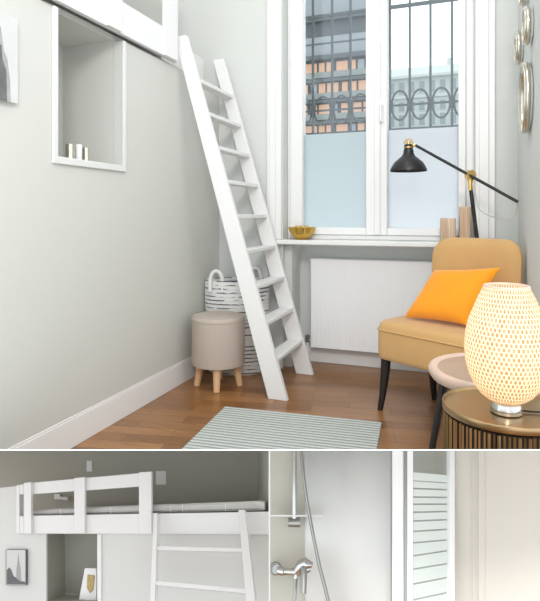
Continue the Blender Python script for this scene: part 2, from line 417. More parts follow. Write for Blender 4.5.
for r in range(4):
    y0 = 62+21*r
    MB().box((-42, Y1-.35, zz(y0+15.5)), (-12.3, Y1-.02, zz(y0+9.6))).build('spandrel', M['b1span'], bl, smooth=False)
    MB().box((-42, Y1-.7, zz(y0+20)), (-12.2, Y1-.02, zz(y0+17))).build('ledge', M['b1'], bl, smooth=False)
    x = -23.2; k = 0
    while x < -13:
        ww = (.75, .85, 1.5)[(k+r) % 3]
        MB().box((x, Y1-.2, zz(y0+9.4)), (x+ww, Y1-.02, zz(y0))).build('window', M['litwin'] if (k*3+r) % 7 else M['b1glass'], bl, smooth=False)
        x += ww+(.28, .5, .3)[k % 3]; k += 1
settle(bl)
bl = thing('townhouse_block', 'pale green-grey building under the sky outside the right pane', 'building')
Y2 = 110; zy = lambda y: onY(425, y, Y2).z
MB().box((-17.5, Y2, -3), (12, Y2+12, zy(76))).build('facade', M['b2'], bl, smooth=False)
MB().box((-17.8, Y2-.9, zy(77.5)), (12.3, Y2+12, zy(75))).build('cornice', M['b2'], bl, smooth=False)
b = MB(); b.prism([(-17.5, Y2, zy(75)), (-17.5, Y2+12, zy(75)), (-17.5, Y2+10, zy(62)), (-17.5, Y2+2.5, zy(63))], (29.5, 0, 0)); b.build('roof', M['b2'], bl, smooth=False)
MB().box((-4.5, Y2+3, zy(63)), (-3.4, Y2+4.5, zy(56))).build('chimney', M['b2'], bl, smooth=False)
MB().box((-17.6, Y2-.5, zy(97.5)), (12.1, Y2, zy(96))).build('string_course', M['b2'], bl, smooth=False)
for (ya, yb) in ((81, 92), (101, 110), (114, 125)):
    for k in range(8):
        x = -15.4+1.95*k
        f_ = MB().box((x-.15, Y2-.18, zy(yb)-.15), (x+1.2, Y2-.01, zy(ya)+.15)).build('window', M['b2'], bl, smooth=False)
        MB().box((x, Y2-.25, zy(yb)), (x+1.05, Y2-.19, zy(ya))).build('pane', M['b2win'], f_, smooth=False)
settle(bl)

# ================================================================== LOFT BED (upper photograph)
XB = -1.663
lb = thing('loft_bed', 'white wooden loft bed high on the left wall above the niche', 'bed')
zb0, zb1 = 1.972, 2.137
MB().box((XB-.028, 1.0, zb0), (XB, 2.87, zb1)).build('side_board', M['bedwhite'], lb, bevel=.003)
MB().box((-1.80, 2.872, 1.99), (-1.783, 3.44, 2.16)).build('side_board', M['bedwhite'], lb, bevel=.003)
MB().box((WL-.3, 1.01, 2.02), (XB-.029, 2.87, 2.04)).build('bed_base', M['bedwhite'], lb)
for (px0, px1) in ((108, 122), (165, 177.5)):
    y0 = onX(px0, 40, XB+.02).y; y1 = onX(px1, 40, XB+.02).y
    MB().box((XB+.001, y0, zb0-.004), (XB+.024, y1, 2.62)).build('guard_post', M['bedwhite'], lb, bevel=.003)
MB().box((XB+.001, 1.0, zb0-.002), (XB+.024, 1.09, 2.62)).build('guard_post', M['bedwhite'], lb, bevel=.003)
MB().box((XB-.028, 1.0, 2.47), (XB, y1-.02, 2.61)).build('guard_rail', M['bedwhite'], lb, bevel=.003)
MB().box((XB-.06, y1-.03, 2.22), (XB, y1+.025, 2.62)).build('guard_end', M['bedwhite'], lb, bevel=.003)
settle(lb)
# ladder
ld = thing('ladder', 'tall white wooden loft ladder leaning beside the stool and basket', 'ladder')
tp, ft = -1.662, -1.028; ztop = 2.14
def stile(y): 
    b = MB(); b.prism([(ft-.058, y, 0), (ft+.058, y, 0), (tp+.045, y, ztop), (tp-.036, y, ztop)], (0, .032, 0)); return b
ya, yb = 2.885, 3.41
stile(ya).build('stile', M['bedwhite'], ld, bevel=.003); stile(yb).build('stile', M['bedwhite'], ld, bevel=.003)
for k in range(9):
    z = .215+.2065*k; x = ft+(tp-ft)*z/ztop
    MB().box((x-.046+.02*z/ztop, ya+.033, z-.012), (x+.052-.012*z/ztop, yb-.001, z+.012)).build('tread', M['bedwhite'], ld, bevel=.004)
settle(ld)

# print on the left wall
pp = thing('wall_picture', 'grey skyscraper photograph cut by the left edge, on the wall beside the niche', 'picture')
yR = onX(18.5, 60, WL+.02).y; zl, zh = 1.488, 1.82; y0 = yR-.27
MB().box((WL, y0, zl), (WL+.018, yR, zh)).build('canvas', M['paper'], pp)
Xp = WL+.0185
def wp(x, y): return onX(x, y, Xp)
b = MB(); a = [wp(x, y) for x, y in ((10.8, 102.5), (10, 80), (7, 58), (3.5, 50), (2, 36), (.5, 26))]
cy = a[-1].y-.01
pts = a+[V((Xp, cy-(p.y-cy), p.z)) for p in a[::-1]]
b.prism(pts, (.0006, 0, 0)); b.build('printed_tower', M['inkgrey'], pp, smooth=False)
b = MB(); a = [wp(x, y) for x, y in ((7, 102), (6, 70), (2.5, 60), (1, 45))]
pts = a+[V((Xp, cy-(p.y-cy), p.z)) for p in a[::-1]]
b.prism([p+V((.0007, 0, 0)) for p in pts], (.0004, 0, 0)); b.build('printed_shading', M['inkdark'], pp, smooth=False)
settle(pp)

# cups in the niche
for i, (px, r, h, mm_, lab) in enumerate(((70, .020, .070, 'silver', 'dull metal tea light cup in the wall niche, leftmost of three'),
                                  (78.7, .015, .076, 'rope', 'brightest white candle cup in the wall niche, middle of three'),
                                  (86, .017, .066, 'silver', 'faint metal tea light cup in the wall niche, rightmost of three'))):
    p = onX(px, 160, -1.735)
    t = tag(thing('candle_cup', lab, 'candle holder', (p.x, p.y, NZ0+.001)), lab, 'candle holder', 'candle cups in the niche')
    MB().lathe([(0, r*.8), (.004, r), (h, r*1.05), (h, r*.9), (.01, r*.85)], seg=20).build('cup', M[mm_], t)
    MB().lathe([(.011, r*.8), (h*.6, r*.8), (h*.6+.003, r*.5)], seg=16).build('candle', M['rope'], t)

# ================================================================== STOOL, BASKET, RUG
p = onT(218.3, 383, 1); T0 = 3.33
q = onT(218.3, 215, T0)
sto = thing('footstool', 'round beige upholstered footstool on four stubby wooden legs', 'stool', (q.x, q.y, 0), .25)
r = .163
MB().lathe([(.145, r*.9), (.138, r*.98), (.15, r), (.385, r*1.0), (.405, r*1.0)], seg=48).build('seat_body', M['beige'], sto)
MB().lathe([(.404, r*.995), (.410, r*1.012), (.420, r*1.005), (.432, r*.95), (.438, r*.8), (.440, r*.3)], seg=48).build('seat_top', M['beige'], sto)
for k in range(4):
    a = math.radians(45+90*k-14.3-20.4-20+17)
    b = MB(); b.tube([(math.cos(a)*.105, math.sin(a)*.105, .15), (math.cos(a)*.132, math.sin(a)*.132, .0)], [.026, .019], 16)
    b.build('leg', M['paleleg'], sto)
q = onT(237, 215, 3.635)
bk = thing('laundry_basket', 'tall white rope basket with dark dashes, behind the stool and ladder', 'basket', (q.x, q.y, 0), PSI)
def sup(a, z): return 1
pr = [(.0, .185), (.01, .198), (.30, .213), (.45, .216), (.612, .216), (.618, .212), (.612, .202), (.3, .198), (.02, .185)]
MB().lathe(pr, seg=64, sx=1, sy=.57).build('basket_body', M['basket'], bk)
for (hx, hy) in ((-.13, .055), (.118, -.02)):
    b = MB(); pts = []
    for k in range(13):
        a = math.pi*k/12; pts.append((hx-.04*math.cos(a), hy*0-.118, .615+.068*math.sin(a)))
    pts = [(hx-.041, -.124, .55)]+pts+[(hx+.041, -.124, .55)]
    b.tube(pts, .012, 8).build('handle', M['rope'], bk)
bk.children[1].location = (0, .02, 0); bk.children[2].location = (0, .215, 0)
a = [onZ(x, y, 0) for x, y in ((225, 408), (382, 424))]
dx = (a[1]-a[0]); ang = math.atan2(dx.y, dx.x)
b = MB(); W = dx.length
b.box((0, -1.7, .001), (W, 0, .011))
rug = b.build('rug', M['rug'], bevel=.004); rug.location = (a[0].x, a[0].y, 0); rug.rotation_euler.z = ang
tag(rug, 'flat grey-green rug with narrow pale stripes on the wooden floor', 'rug')

# ================================================================== RADIATOR, SILL THINGS
rd = thing('radiator', 'wide white ribbed panel radiator under the window sill', 'radiator')
x0, x1, z0, z1 = -1.058, -.10, .125, .735
yf = 3.645
n = 32; prof = []
for k in range(n):
    xa = x0+.02+(x1-x0-.04)*k/n; st_ = (x1-x0-.04)/n
    prof += [(xa, yf), (xa+st_*.55, yf), (xa+st_*.70, yf+.0008), (xa+st_*.85, yf+.0008)]
prof = [(x0, yf+.012), (x0+.008, yf)]+prof+[(x1-.008, yf), (x1, yf+.012), (x1, yf+.02), (x0, yf+.02)]
b = MB(); b.prism([(x, y, z0) for x, y in prof], (0, 0, z1-z0)); b.build('front_panel', M['rad'], rd, smooth=False)
MB().box((x0+.01, yf+.021, z0+.01), (x1-.01, yf+.075, z1-.012)).build('convector', M['rad'], rd)
b = MB(); b.box((x0-.002, yf-.002, z1), (x1+.002, yf+.078, z1+.008)); b.build('top_grille', M['rad'], rd, bevel=.002)
MB().tube([(x0-.03, yf+.04, .005), (x0-.03, yf+.04, .165), (x0+.01, yf+.04, .165)], .009).build('pipe', M['rad'], rd)
MB().tube([(x0-.03, yf+.04, .15), (x0-.03, yf+.04, .20)], .016).build('valve', M['chromedull'], rd)
for xx in (x0+.15, x1-.15): MB().box((xx-.015, yf+.074, .2), (xx+.015, YR-.001, .65)).build('bracket', M['rad'], rd)
settle(rd)
q = onY(302, 242, 3.53)
bo = thing('bowl', 'small gold petal-edged bowl on the window sill', 'bowl', (q.x, q.y, .884))
pet = lambda a, z: 1+.09*math.sin(9*a)*min(1, z/.05)
MB().lathe([(.0, .035), (.004, .045), (.03, .068), (.055, .080), (.082, .088), (.084, .084), (.055, .074), (.03, .062), (.008, .035)], seg=90, fn=pet).build('bowl_shell', M['gold'], bo)
for k in range(6):
    a = k*1.05; MB().lathe([(.055, .004), (.063, .016), (.075, .021), (.087, .016), (.094, .004)], (.036*math.cos(a), .036*math.sin(a), 0), 12).build('gilded_petal', M['brass'], bo)
for (x0, x1, yt, yy, lab) in ((440, 456, 218, 3.50, 'shorter pale wood vase on the sill behind the armchair'), (459, 471.5, 206.5, 3.53, 'taller pale wood vase on the sill beside the lamp pole')):
    A = onY(x0, yt, yy); B = onY(x1, yt, yy); wd = B.x-A.x
    v_ = thing('wooden_vase', lab, 'vase', ((A.x+B.x)/2, yy+.02, .884), 0, 'wooden vases on the sill')
    h = A.z-.884
    b = MB(); L = []
    for z, k in ((0, .92), (.006, 1), (h-.006, 1), (h, .95), (h, .78), (h-.03, .75)):
        row = []
        for i in range(40):
            a = 2*math.pi*i/40; e = .55
            row.append((math.copysign(abs(math.cos(a))**e, math.cos(a))*wd/2*k, math.copysign(abs(math.sin(a))**e, math.sin(a))*.035*k, z))
        L.append(row)
    b.loft(L).build('vase_body', M['palewood'], v_)
    b = MB()
    for i in range(5):
        x = (-.36+.18*i)*wd; b.box((x-.0025, -.0375, .01), (x+.0025, -.034, h-.01))
    b.build('groove_strip', M['paleleg'], v_)

# ================================================================== FLOOR LAMP
fl = thing('floor_lamp', 'black floor lamp with brass joint and long counterbalanced arm', 'floor lamp')
J = onT(470.3, 175.5, 3.07); A0 = onT(415.5, 145.3, 3.25); A1 = onT(518, 202, 2.90); B0 = onT(497.5, 400, 3.0); B0.z = .03
MB().lathe([(0, .105), (.006, .11), (.016, .108), (.022, .05), (.028, .02)], (B0.x, B0.y, .0), 36).build('base', M['black'], fl)
cr = V((c_, s_, 0))*.006
MB().tube([B0-cr, J-cr-V((0, 0, .06))], .0055, 8).tube([B0+cr, J+cr-V((0, 0, .06))], .0055, 8).build('pole', M['black'], fl)
MB().tube([J-V((0, 0, .085))-(J-B0).normalized()*0, J-V((0, 0, .03))], [.011, .013], 14).build('pole_collar', M['brass'], fl)
b = MB(); dv = V((s_, -c_, 0))
b.tube([J-dv*-.02, J-dv*.022], .027, 20); b.tube([J+V((0, 0, -.035)), J+V((0, 0, .03))], .016, 14)
b.build('joint', M['brass'], fl)
MB().tube([A0, A1], .0085, 10).build('arm', M['black'], fl)
H = onT(408.5, 150, 3.26)
MB().tube([A0, H+V((.0, 0, .02))], [.0085, .008], 8).build('arm_tip', M['brass'], fl)
k = 3.26/540
MB().lathe([(-.128, .108), (-.122, .109), (-.10, .100), (-.075, .085), (-.055, .062), (-.036, .040), (-.018, .031), (.0, .029), (.0, .02), (-.03, .026), (-.07, .07), (-.12, .10)], H, 36, cap=False).build('lamp_shade', M['black'], fl)
MB().lathe([(-.001, .026), (.03, .026), (.034, .022)], H, 20).build('shade_neck', M['black'], fl)
MB().lathe([(.000, .0285), (.006, .0285)], H+V((0, 0, .012)), 20).build('brass_ring', M['brass'], fl)
pts = [H+V((math.cos(math.pi*i/10)*-.026*c_, math.cos(math.pi*i/10)*-.026*s_, .035+.03*math.sin(math.pi*i/10))) for i in range(11)]
b = MB(); b.tube(pts, .004, 8); b.tube([H+V((0, 0, .03)), H+V((0, 0, .052))], .013, 12); b.build('brass_cap', M['brass'], fl)
MB().lathe([(-.12, .01), (-.105, .03), (-.08, .034), (-.055, .02), (-.04, .014)], H, 18).build('bulb', M['rope'], fl)
cpx = [(472, 184), (475, 192), (477, 201), (479, 209), (488, 215), (498, 218.5), (508, 219), (515, 216), (517, 208), (517.3, 203)]
cpts = [onT(x, y, 3.03-.12*i/9) for i, (x, y) in enumerate(cpx)]
sm = []
for i in range(len(cpts)-1):
    for kk in range(4):
        P0, P1, P2, P3 = cpts[max(i-1, 0)], cpts[i], cpts[i+1], cpts[min(i+2, len(cpts)-1)]; t = kk/4
        sm.append(.5*((2*P1)+(P2-P0)*t+(2*P0-5*P1+4*P2-P3)*t*t+(3*P1-P0-3*P2+P3)*t**3))
MB().tube(sm, .0028, 6).build('cord', M['cord'], fl)
settle(fl)

# ================================================================== ARMCHAIR
ca, sa = .866, -.5; AN = math.atan2(sa, ca)
OC = V((-.205, 2.750, 0)); AX = V((ca, sa, 0)); BX = V((-sa, ca, 0))
ch = thing('armchair', 'mustard upholstered armless chair with black legs beside the radiator', 'armchair', OC, AN)
def loc(p): d = p-OC; return V((d.dot(AX), d.dot(BX), p.z))
def rr(hx, hy, r, n=6, cx=0, cy=0):
    o = []
    for (sx, sy, a0) in ((1, 1, 0), (-1, 1, 90), (-1, -1, 180), (1, -1, 270)):
        for k in range(n+1):
            a = math.radians(a0+90*k/n); o.append((cx+sx*(hx-r)+r*math.cos(a), cy+sy*(hy-r)+r*math.sin(a)))
    return o
b = MB(); L = []
sw, sd = .305, .215
for z, k, r in ((.285, .94, .05), (.289, .985, .06), (.31, 1, .06), (.43, 1, .06), (.452, .985, .06), (.468, .95, .06), (.477, .88, .06), (.482, .7, .05)):
    L.append([(x, y, z+(.012*(1-((y-sd)/sd)**2) if z > .466 else 0)) for x, y in rr(sw*(k if k > .95 else .6*k+.4), sd*(k if k > .95 else .6*k+.4), r, 6, -.025, sd)])
L.append([(x, y, .494) for x, y in rr(.15, .12, .05, 6, -.025, sd)])
b.loft(L).build('seat', M['mustard'], ch)
b = MB()
pts = [(x, y, .440) for x, y in rr(sw+.002, sd+.002, .062, 8, -.025, sd)]
b.tube(pts, .005, 6, closed=True).build('piping', M['mustard'], ch)
# backrest: loft of curved cross-sections
b = MB(); L = []
zb_, zt_ = .32, .925
zs = [0, .02, .1, .25, .4, .55, .68, .76, .83, .88, .92, .95, .975, .99, 1.0]
for t in zs:
    z = zb_+(zt_-zb_)*t; wmax = .232+.022*math.sin(math.pi*min(t/.8, 1)*.5)
    rc = .17
    if t > 1-rc: q_ = (t-(1-rc))/rc; wd = wmax-.10*(1-math.sqrt(max(0, 1-q_*q_)))
    else: wd = wmax
    th = .042*(1 if t < .9 else max(.12, math.sqrt(max(0.01, 1-((t-.9)/.1)**2))))
    yc = .385+.05*t
    row = []; nn = 14
    for i in range(nn+1):
        x = -wd+2*wd*i/nn; row.append((x+.028, yc-th*(1-abs(x/wd)**8*.75)-.045*(x/.25)**2+.02, z))
    for i in range(nn, -1, -1):
        x = -wd+2*wd*i/nn; row.append((x+.028, yc+th*(1-abs(x/wd)**8*.75)-.045*(x/.25)**2+.02, z))
    L.append(row)
b.loft(L).build('backrest', M['mustard'], ch)
for (x, y, ox, oy) in ((-.285, .05, -.026, -.02), (.235, .05, .02, -.02), (-.2, .35, -.02, .05), (.2, .35, .01, .05)):
    b = MB(); b.tube([(x, y, .286), (x+ox*.25, y+oy*.2, .18), (x+ox*.6, y+oy*.55, .08), (x+ox, y+oy, 0)], [.027, .023, .018, .014], 12)
    b.build('leg', M['blackwood'], ch)
# cushion leaning on the backrest
def chp(x, y, ly): return onplane(x, y, OC+BX*ly, BX)
cBL, cBR, cTL, cTR = chp(402, 318, .12), chp(469, 327, .13), chp(434, 269, .255), chp(503.5, 266, .26)
nrm = ((cBR-cBL).cross(cTL-cBL)).normalized()
if nrm.dot(EYE-cBL) < 0: nrm = -nrm
b = MB(); n = 16; fr = {}; bkk = {}
for i in range(n+1):
    for j in range(n+1):
        u = 2*i/n-1; v = 2*j/n-1
        pu = u*(1-.06*(1-v*v)); pv = v*(1-.06*(1-u*u))
        a, c = (pu+1)/2, (pv+1)/2
        base = (cBL*(1-a)+cBR*a)*(1-c)+(cTL*(1-a)+cTR*a)*c
        th = .055*((1-u**4)*(1-v**4))**.6
        fr[i, j] = b.b.verts.new(base+nrm*th)
        bkk[i, j] = fr[i, j] if th < 1e-6 else b.b.verts.new(base-nrm*th*.9)
for i in range(n):
    for j in range(n):
        b.face([fr[i, j], fr[i+1, j], fr[i+1, j+1], fr[i, j+1]])
        q4 = [bkk[i, j], bkk[i, j+1], bkk[i+1, j+1], bkk[i+1, j]]
        b.face(q4)
cu = b.build('cushion', M['orange'], sub=1); ctr = sum((v.co for v in cu.data.vertices), V())/len(cu.data.vertices)
cu.data.transform(Matrix.Translation(-ctr)); cu.location = ctr
tag(cu, 'bright orange velvet cushion leaning on the mustard armchair', 'cushion')

# ================================================================== SIDE TABLES, RATTAN LAMP
def RT(R, T): return V((R*c_-T*s_, R*s_+T*c_, 0))
q = RT(.858, 2.05)
wt = thing('side_table', 'round blond wood side table with black legs behind the bronze drum table', 'side table', (q.x, q.y, 0))
r = .247
MB().lathe([(.420, r*.88), (.424, r*.95), (.44, r*.995), (.455, r), (.464, r*.985), (.468, r*.96), (.467, r*.93), (.461, r*.86)], seg=64, cap=False).build('rim', M['pinkwood'], wt)
MB().lathe([(.425, r*.87), (.461, r*.87)], seg=64).build('table_top', M['topwood'], wt)
for a in (math.degrees(PSI)+183, math.degrees(PSI)+303, math.degrees(PSI)+63):
    a = math.radians(a); d = V((math.cos(a), math.sin(a), 0))
    b = MB(); b.tube([d*r*.82+V((0, 0, .42)), d*r*1.12], [.016, .010], 12); b.build('leg', M['blackwood'], wt)
MB().lathe([(.40, .10), (.42, .10)], seg=24).build('leg_plate', M['black'], wt)
q = RT(.708, 1.622)
gt = thing('drum_table', 'bronze drum side table with ribbed sides carrying the bamboo lamp', 'side table', (q.x, q.y, 0))
r = .1825
MB().lathe([(.459, r*.9), (.459, r*.985), (.463, r), (.476, r*1.003), (.480, r*.995), (.478, r*.975), (.470, r*.965), (.4685, r*.5), (.4685, .01)], seg=80).build('tray_top', M['bronze'], gt)
b = MB(); n = 84
for k in range(n):
    a = 2*math.pi*k/n; d = V((math.cos(a), math.sin(a), 0)); t_ = V((-d.y, d.x, 0)); w_ = .0046 if k % 3 else .0034; rr_ = r*(.965 if k % 2 else .95)
    b.prism([d*rr_-t_*w_+V((0, 0, .012)), d*(rr_+.004)+V((0, 0, .012)), d*rr_+t_*w_+V((0, 0, .012)), d*(rr_-.006)+V((0, 0, .012))], (0, 0, .4385))
b.build('ribbed_side', M['slat'], gt, smooth=False)
MB().lathe([(.014, r*.90), (.45, r*.90)], seg=40).build('inner_drum', M['dark'], gt)
MB().lathe([(0, r*.97), (.012, r*.97)], seg=60).build('base_ring', M['bronze'], gt)
q = RT(.696, 1.59); zt0 = .4692
tl = thing('table_lamp', 'glowing woven bamboo table lamp standing on the bronze drum table', 'table lamp', (q.x, q.y, zt0))
pr = [(.036, .042), (.042, .056), (.056, .074), (.082, .092), (.112, .105), (.15, .1145), (.19, .1175), (.23, .1145), (.27, .106), (.30, .094), (.335, .080), (.358, .069), (.371, .063), (.372, .058)]
MB().lathe(pr, seg=72, cap=False).build('shade', M['bamboo'], tl)
MB().tube([(math.cos(2*math.pi*k/40)*.061, math.sin(2*math.pi*k/40)*.061, .371) for k in range(40)], .004, 8, closed=True).build('shade_rim', M['pinkwood'], tl)
MB().lathe([(0, .042), (.003, .0455), (.014, .046), (.022, .043), (.030, .041), (.036, .02)], seg=40).build('base', M['chrome'], tl)
MB().lathe([(.038, .015), (.09, .015), (.10, .012)], seg=16).build('bulb_holder', M['plate'], tl)
m = mat('lit_bulb', (1, .9, .7), .5); emis(m, (1, .80, .52), 4)
MB().lathe([(.10, .012), (.125, .024), (.15, .030), (.172, .026), (.186, .010)], seg=20).build('bulb', m, tl)
lq = light('table_lamp_light', 'POINT', (q.x, q.y, zt0+.24), .19, (1, .84, .63), .03)
lq.parent = tl; lq.location = (0, 0, .22)
P = [onZ(x, y, .474) for x, y in ((520, 410), (528, 411.5), (538, 412), (546, 413))]
b = MB(); b.tube([p-V((q.x, q.y, zt0)) for p in P]+[P[-1]-V((q.x, q.y, zt0))+V((.02, -.01, .015))], .003, 6).build('cord', M['black'], tl)

# ================================================================== RING MIRRORS ON THE RIGHT WALL
for (px, py, X, d, lab) in ((524.3, 98, .235, .345, 'largest and lowest round silver mirror on the right wall'),
                    (526.3, 26, .235, .165, 'small round silver mirror high on the right wall, nearest the viewer'),
                    (517.5, 48, .235, .175, 'small round silver mirror on the right wall closest to the window'),
                    (522.5, -8, .235, .13, 'topmost round silver mirror, cut by the upper picture edge')):
    p = onX(px, py, X); r = d/2
    t = thing('ring_mirror', lab, 'mirror', (WR-.001, p.y, p.z), 0, 'silver ring mirrors on the right wall')
    pts = [(-.022, math.cos(2*math.pi*k/36)*r*.9, math.sin(2*math.pi*k/36)*r*.9) for k in range(36)]
    MB().tube(pts, .0125, 10, closed=True).build('ring_frame', M['silver'], t)
    pts = [(-.033, math.cos(2*math.pi*k/36)*r*.93, math.sin(2*math.pi*k/36)*r*.93) for k in range(36)]
    MB().tube(pts, .005, 8, closed=True).build('beading', M['silver'], t)
    L = [[(x, math.cos(2*math.pi*k/36)*r*.84, math.sin(2*math.pi*k/36)*r*.84) for k in range(36)] for x in (-.016, -.001)]
    MB().loft(L).build('mirror_glass', M['mirror'], t)

# ================================================================== LOWER LEFT: LOFT BED SEEN FROM THE FRONT
class Frame:
    """an upright little room of its own, set up leaning back and turned towards the viewer"""
    def __init__(s, px, py, t, phi):
        d = ray(px, py).normalized(); s.up = (V((0, 0, 1))-d*d.z).normalized(); r = d.cross(s.up).normalized()
        cp, sp = math.cos(phi), math.sin(phi)
        s.w = d*cp+r*sp; s.r = r*cp-d*sp; s.o = onT(px, py, t); s.d = d; s.rr = r; s.q = (s.o-EYE).dot(d)
    def at(s, x, y, off=0): return onplane(x, y, s.o+s.w*off, s.w)
    def board(s, b, px, off, th):
        return b.prism([s.at(x, y, off) for x, y in px], s.w*th)
B_ = Frame(135, 525, 1.42, math.radians(22))
TOP = 450.3; XR = 269.0
def bd(name, px, off, th, m, parent=None, bevel=.0012):
    b = MB(); B_.board(b, px, off, th); return b.build(name, M[m], parent, bevel=bevel)
rc = lambda x0, y0, x1, y1: [(x0, y0), (x1, y0), (x1, y1), (x0, y1)]
DB = .30
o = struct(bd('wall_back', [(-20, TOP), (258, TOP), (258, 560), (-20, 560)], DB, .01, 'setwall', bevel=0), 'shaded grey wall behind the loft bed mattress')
b = MB()
B_.board(b, [(-20, 490.5), (0, 488), (24, 485.2), (24, 522), (46.3, 522), (46.3, 640), (-20, 640)], .016, .008)
B_.board(b, rc(46.3, 522, 101, 533.8), .016, .008); B_.board(b, rc(101, 522, XR, 640), .016, .008); B_.board(b, rc(46.3, 601.5, 101, 640), .016, .008)
struct(b.build('wall_front', M['setwhite'], smooth=False), 'off-white wall with an alcove below the loft bed')
b = MB()
ins = [B_.at(x, y, .0245) for x, y in ((46.3, 533.8), (99, 533.8), (99, 601.5), (46.3, 601.5))]
b.prism([p+B_.w*.10 for p in ins], B_.w*.006)
for i in range(4):
    a, c = ins[i], ins[(i+1) % 4]; e = (ins[(i+2) % 4]-c).normalized()*-.003
    b.prism([a, c, c+e, a+e], B_.w*.10)
struct(b.build('wall_alcove', M['setniche'], smooth=False))
struct(bd('trim_4', rc(97, 534, 101, 640), .010, .006, 'white'), 'white strip along the right side of the alcove')
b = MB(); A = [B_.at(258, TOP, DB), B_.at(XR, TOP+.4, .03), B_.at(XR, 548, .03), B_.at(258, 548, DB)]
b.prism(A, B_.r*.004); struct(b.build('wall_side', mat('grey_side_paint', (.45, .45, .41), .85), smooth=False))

lb = thing('loft_bed', 'white loft bed with slatted guard rail in the lower left, seen from the front', 'bed')
bd('side_board', [(24, 515.8), (XR, 511.6), (XR, 534.6), (24, 533.4)], .001, .012, 'bedwhite', lb)
bd('guard_rail', [(30, 482.8), (140, 473), (140, 486.6), (30, 494.3)], .001, .010, 'bedwhite', lb)
for px in ([(23.8, 482.8), (31, 482.2), (31, 533.7), (23.8, 533.7)], [(74, 478), (84.6, 477), (84.6, 533.6), (74, 533.6)], [(138.8, 472.2), (151.4, 471.6), (151.4, 533.9), (138.8, 533.9)]):
    bd('guard_post', px, -.011, .0115, 'bedwhite', lb)
bd('end_post', [(16.2, 485.3), (19.3, 484.8), (19.3, 533.4), (16.2, 533.4)], .001, .012, 'bedwhite', lb)
bd('end_rail', [(19.3, 484.8), (23.8, 484), (23.8, 494.3), (19.3, 494.5)], .003, .010, 'bedwhite', lb)
bd('end_board', [(19.3, 516), (23.8, 516), (23.8, 533.4), (19.3, 533.4)], .003, .010, 'bedwhite', lb)
bd('bed_base', [(26, 518), (XR-3, 515.5), (XR-3, 517.5), (26, 520)], .026, DB-.032, 'bedwhite', lb)
settle(lb)
mt = thing('mattress', 'thin pale mattress lying on the lower left loft bed', 'mattress')
b = MB(); n = 40; L = []
for i in range(n+1):
    x = 34+(264.5-34)*i/n
    yt = 509.5+(500.8-509.5)*i/n+.5*math.sin(i*1.3)*.6; yb = 517+(512-517)*i/n-2.4*(1 if i > n-2 else 0)*0
    e = .8 if i in (0, n) else 1
    P1 = B_.at(x, yt+(1.2 if e < 1 else 0), .030); P2 = B_.at(x, yb-1.6, .030)
    up = (P1-P2); L.append([P2, P2+up*.25-B_.w*.005, P2+up*.75-B_.w*.005, P1, P1+B_.w*(DB-.05), P2+B_.w*(DB-.05)])
b.loft(L).build('mattress_body', M['mattress'], mt)
for k, x in enumerate((60, 110, 170, 182, 225)):
    i = (x-34)/(264.5-34); y0 = 509.5-8.7*i; y1 = 517-5*i-1.6
    bd('seam', rc(x, y0+.6, x+.8, y1), .024, .002, 'rope', mt, 0)
settle(mt)
wf = thing('wall_fitting', 'small pale fitting on the wall above the mattress, behind the guard rail', 'fitting')
bd('back_plate', rc(54, 494, 60, 499.5), DB-.010, .0095, 'plate', wf); bd('pale_arm', [(57, 496.5), (67.5, 497), (67.5, 500.5), (57, 499)], DB-.022, .012, 'rope', wf); settle(wf)
for (x0, y0, x1, y1, lab) in ((86.5, 460.5, 92.2, 471.8, 'narrow white switch plate above the guard rail, left of the other plate'), (155.6, 471, 166.2, 484.8, 'wide white switch plate on the wall right of the last guard post')):
    t = thing('switch_plate', lab, 'switch', group='switch plates on the loft wall')
    bd('plate', rc(x0, y0, x1, y1), DB-.0035, .003, 'plate', t); mx_, my_ = (x0+x1)/2, (y0+y1)/2
    for yy in ((y0*.72+y1*.28), (y0*.28+y1*.72)): bd('rocker', rc(x0+1.3, yy-2, x1-1.3, yy+2), DB-.0043, .0008, 'plate', t)
    settle(t)
# framed photograph on the front wall
t = thing('wall_picture', 'small grey city tower photograph on the off-white wall left of the alcove', 'picture')
bd('frame', rc(5.6, 549.7, 26, 585.3), .006, .0095, 'inkdark', t); bd('paper', [(6.3, 550.0), (25.3, 550.0), (25.3, 585), (6.3, 585)], .0045, .0016, 'paper', t)
bd('printed_tower', [(16, 584.4), (16.3, 570), (17.6, 562), (18.3, 553), (19, 562), (20.6, 570), (21, 584.4)], .0036, .0009, 'inkgrey', t, 0)
bd('printed_skyline', [(6.8, 584.4), (6.8, 570), (9, 567.5), (11, 570), (13, 576), (16, 578), (20, 581), (25, 582), (25, 584.4)], .0032, .0012, 'inkdark', t, 0)
settle(t)
t = thing('picture_frame', 'white picture frame with gold print leaning in the lower alcove', 'picture')
bd('frame', [(84.6, 568), (96.5, 568.3), (96.5, 601), (78.8, 599.6)], .045, .010, 'white', t); bd('gold_print', [(87.3, 574.5), (94.5, 575.5), (93, 590), (89.8, 593.5), (86.6, 588)], .0425, .003, 'artgold', t)
settle(t)
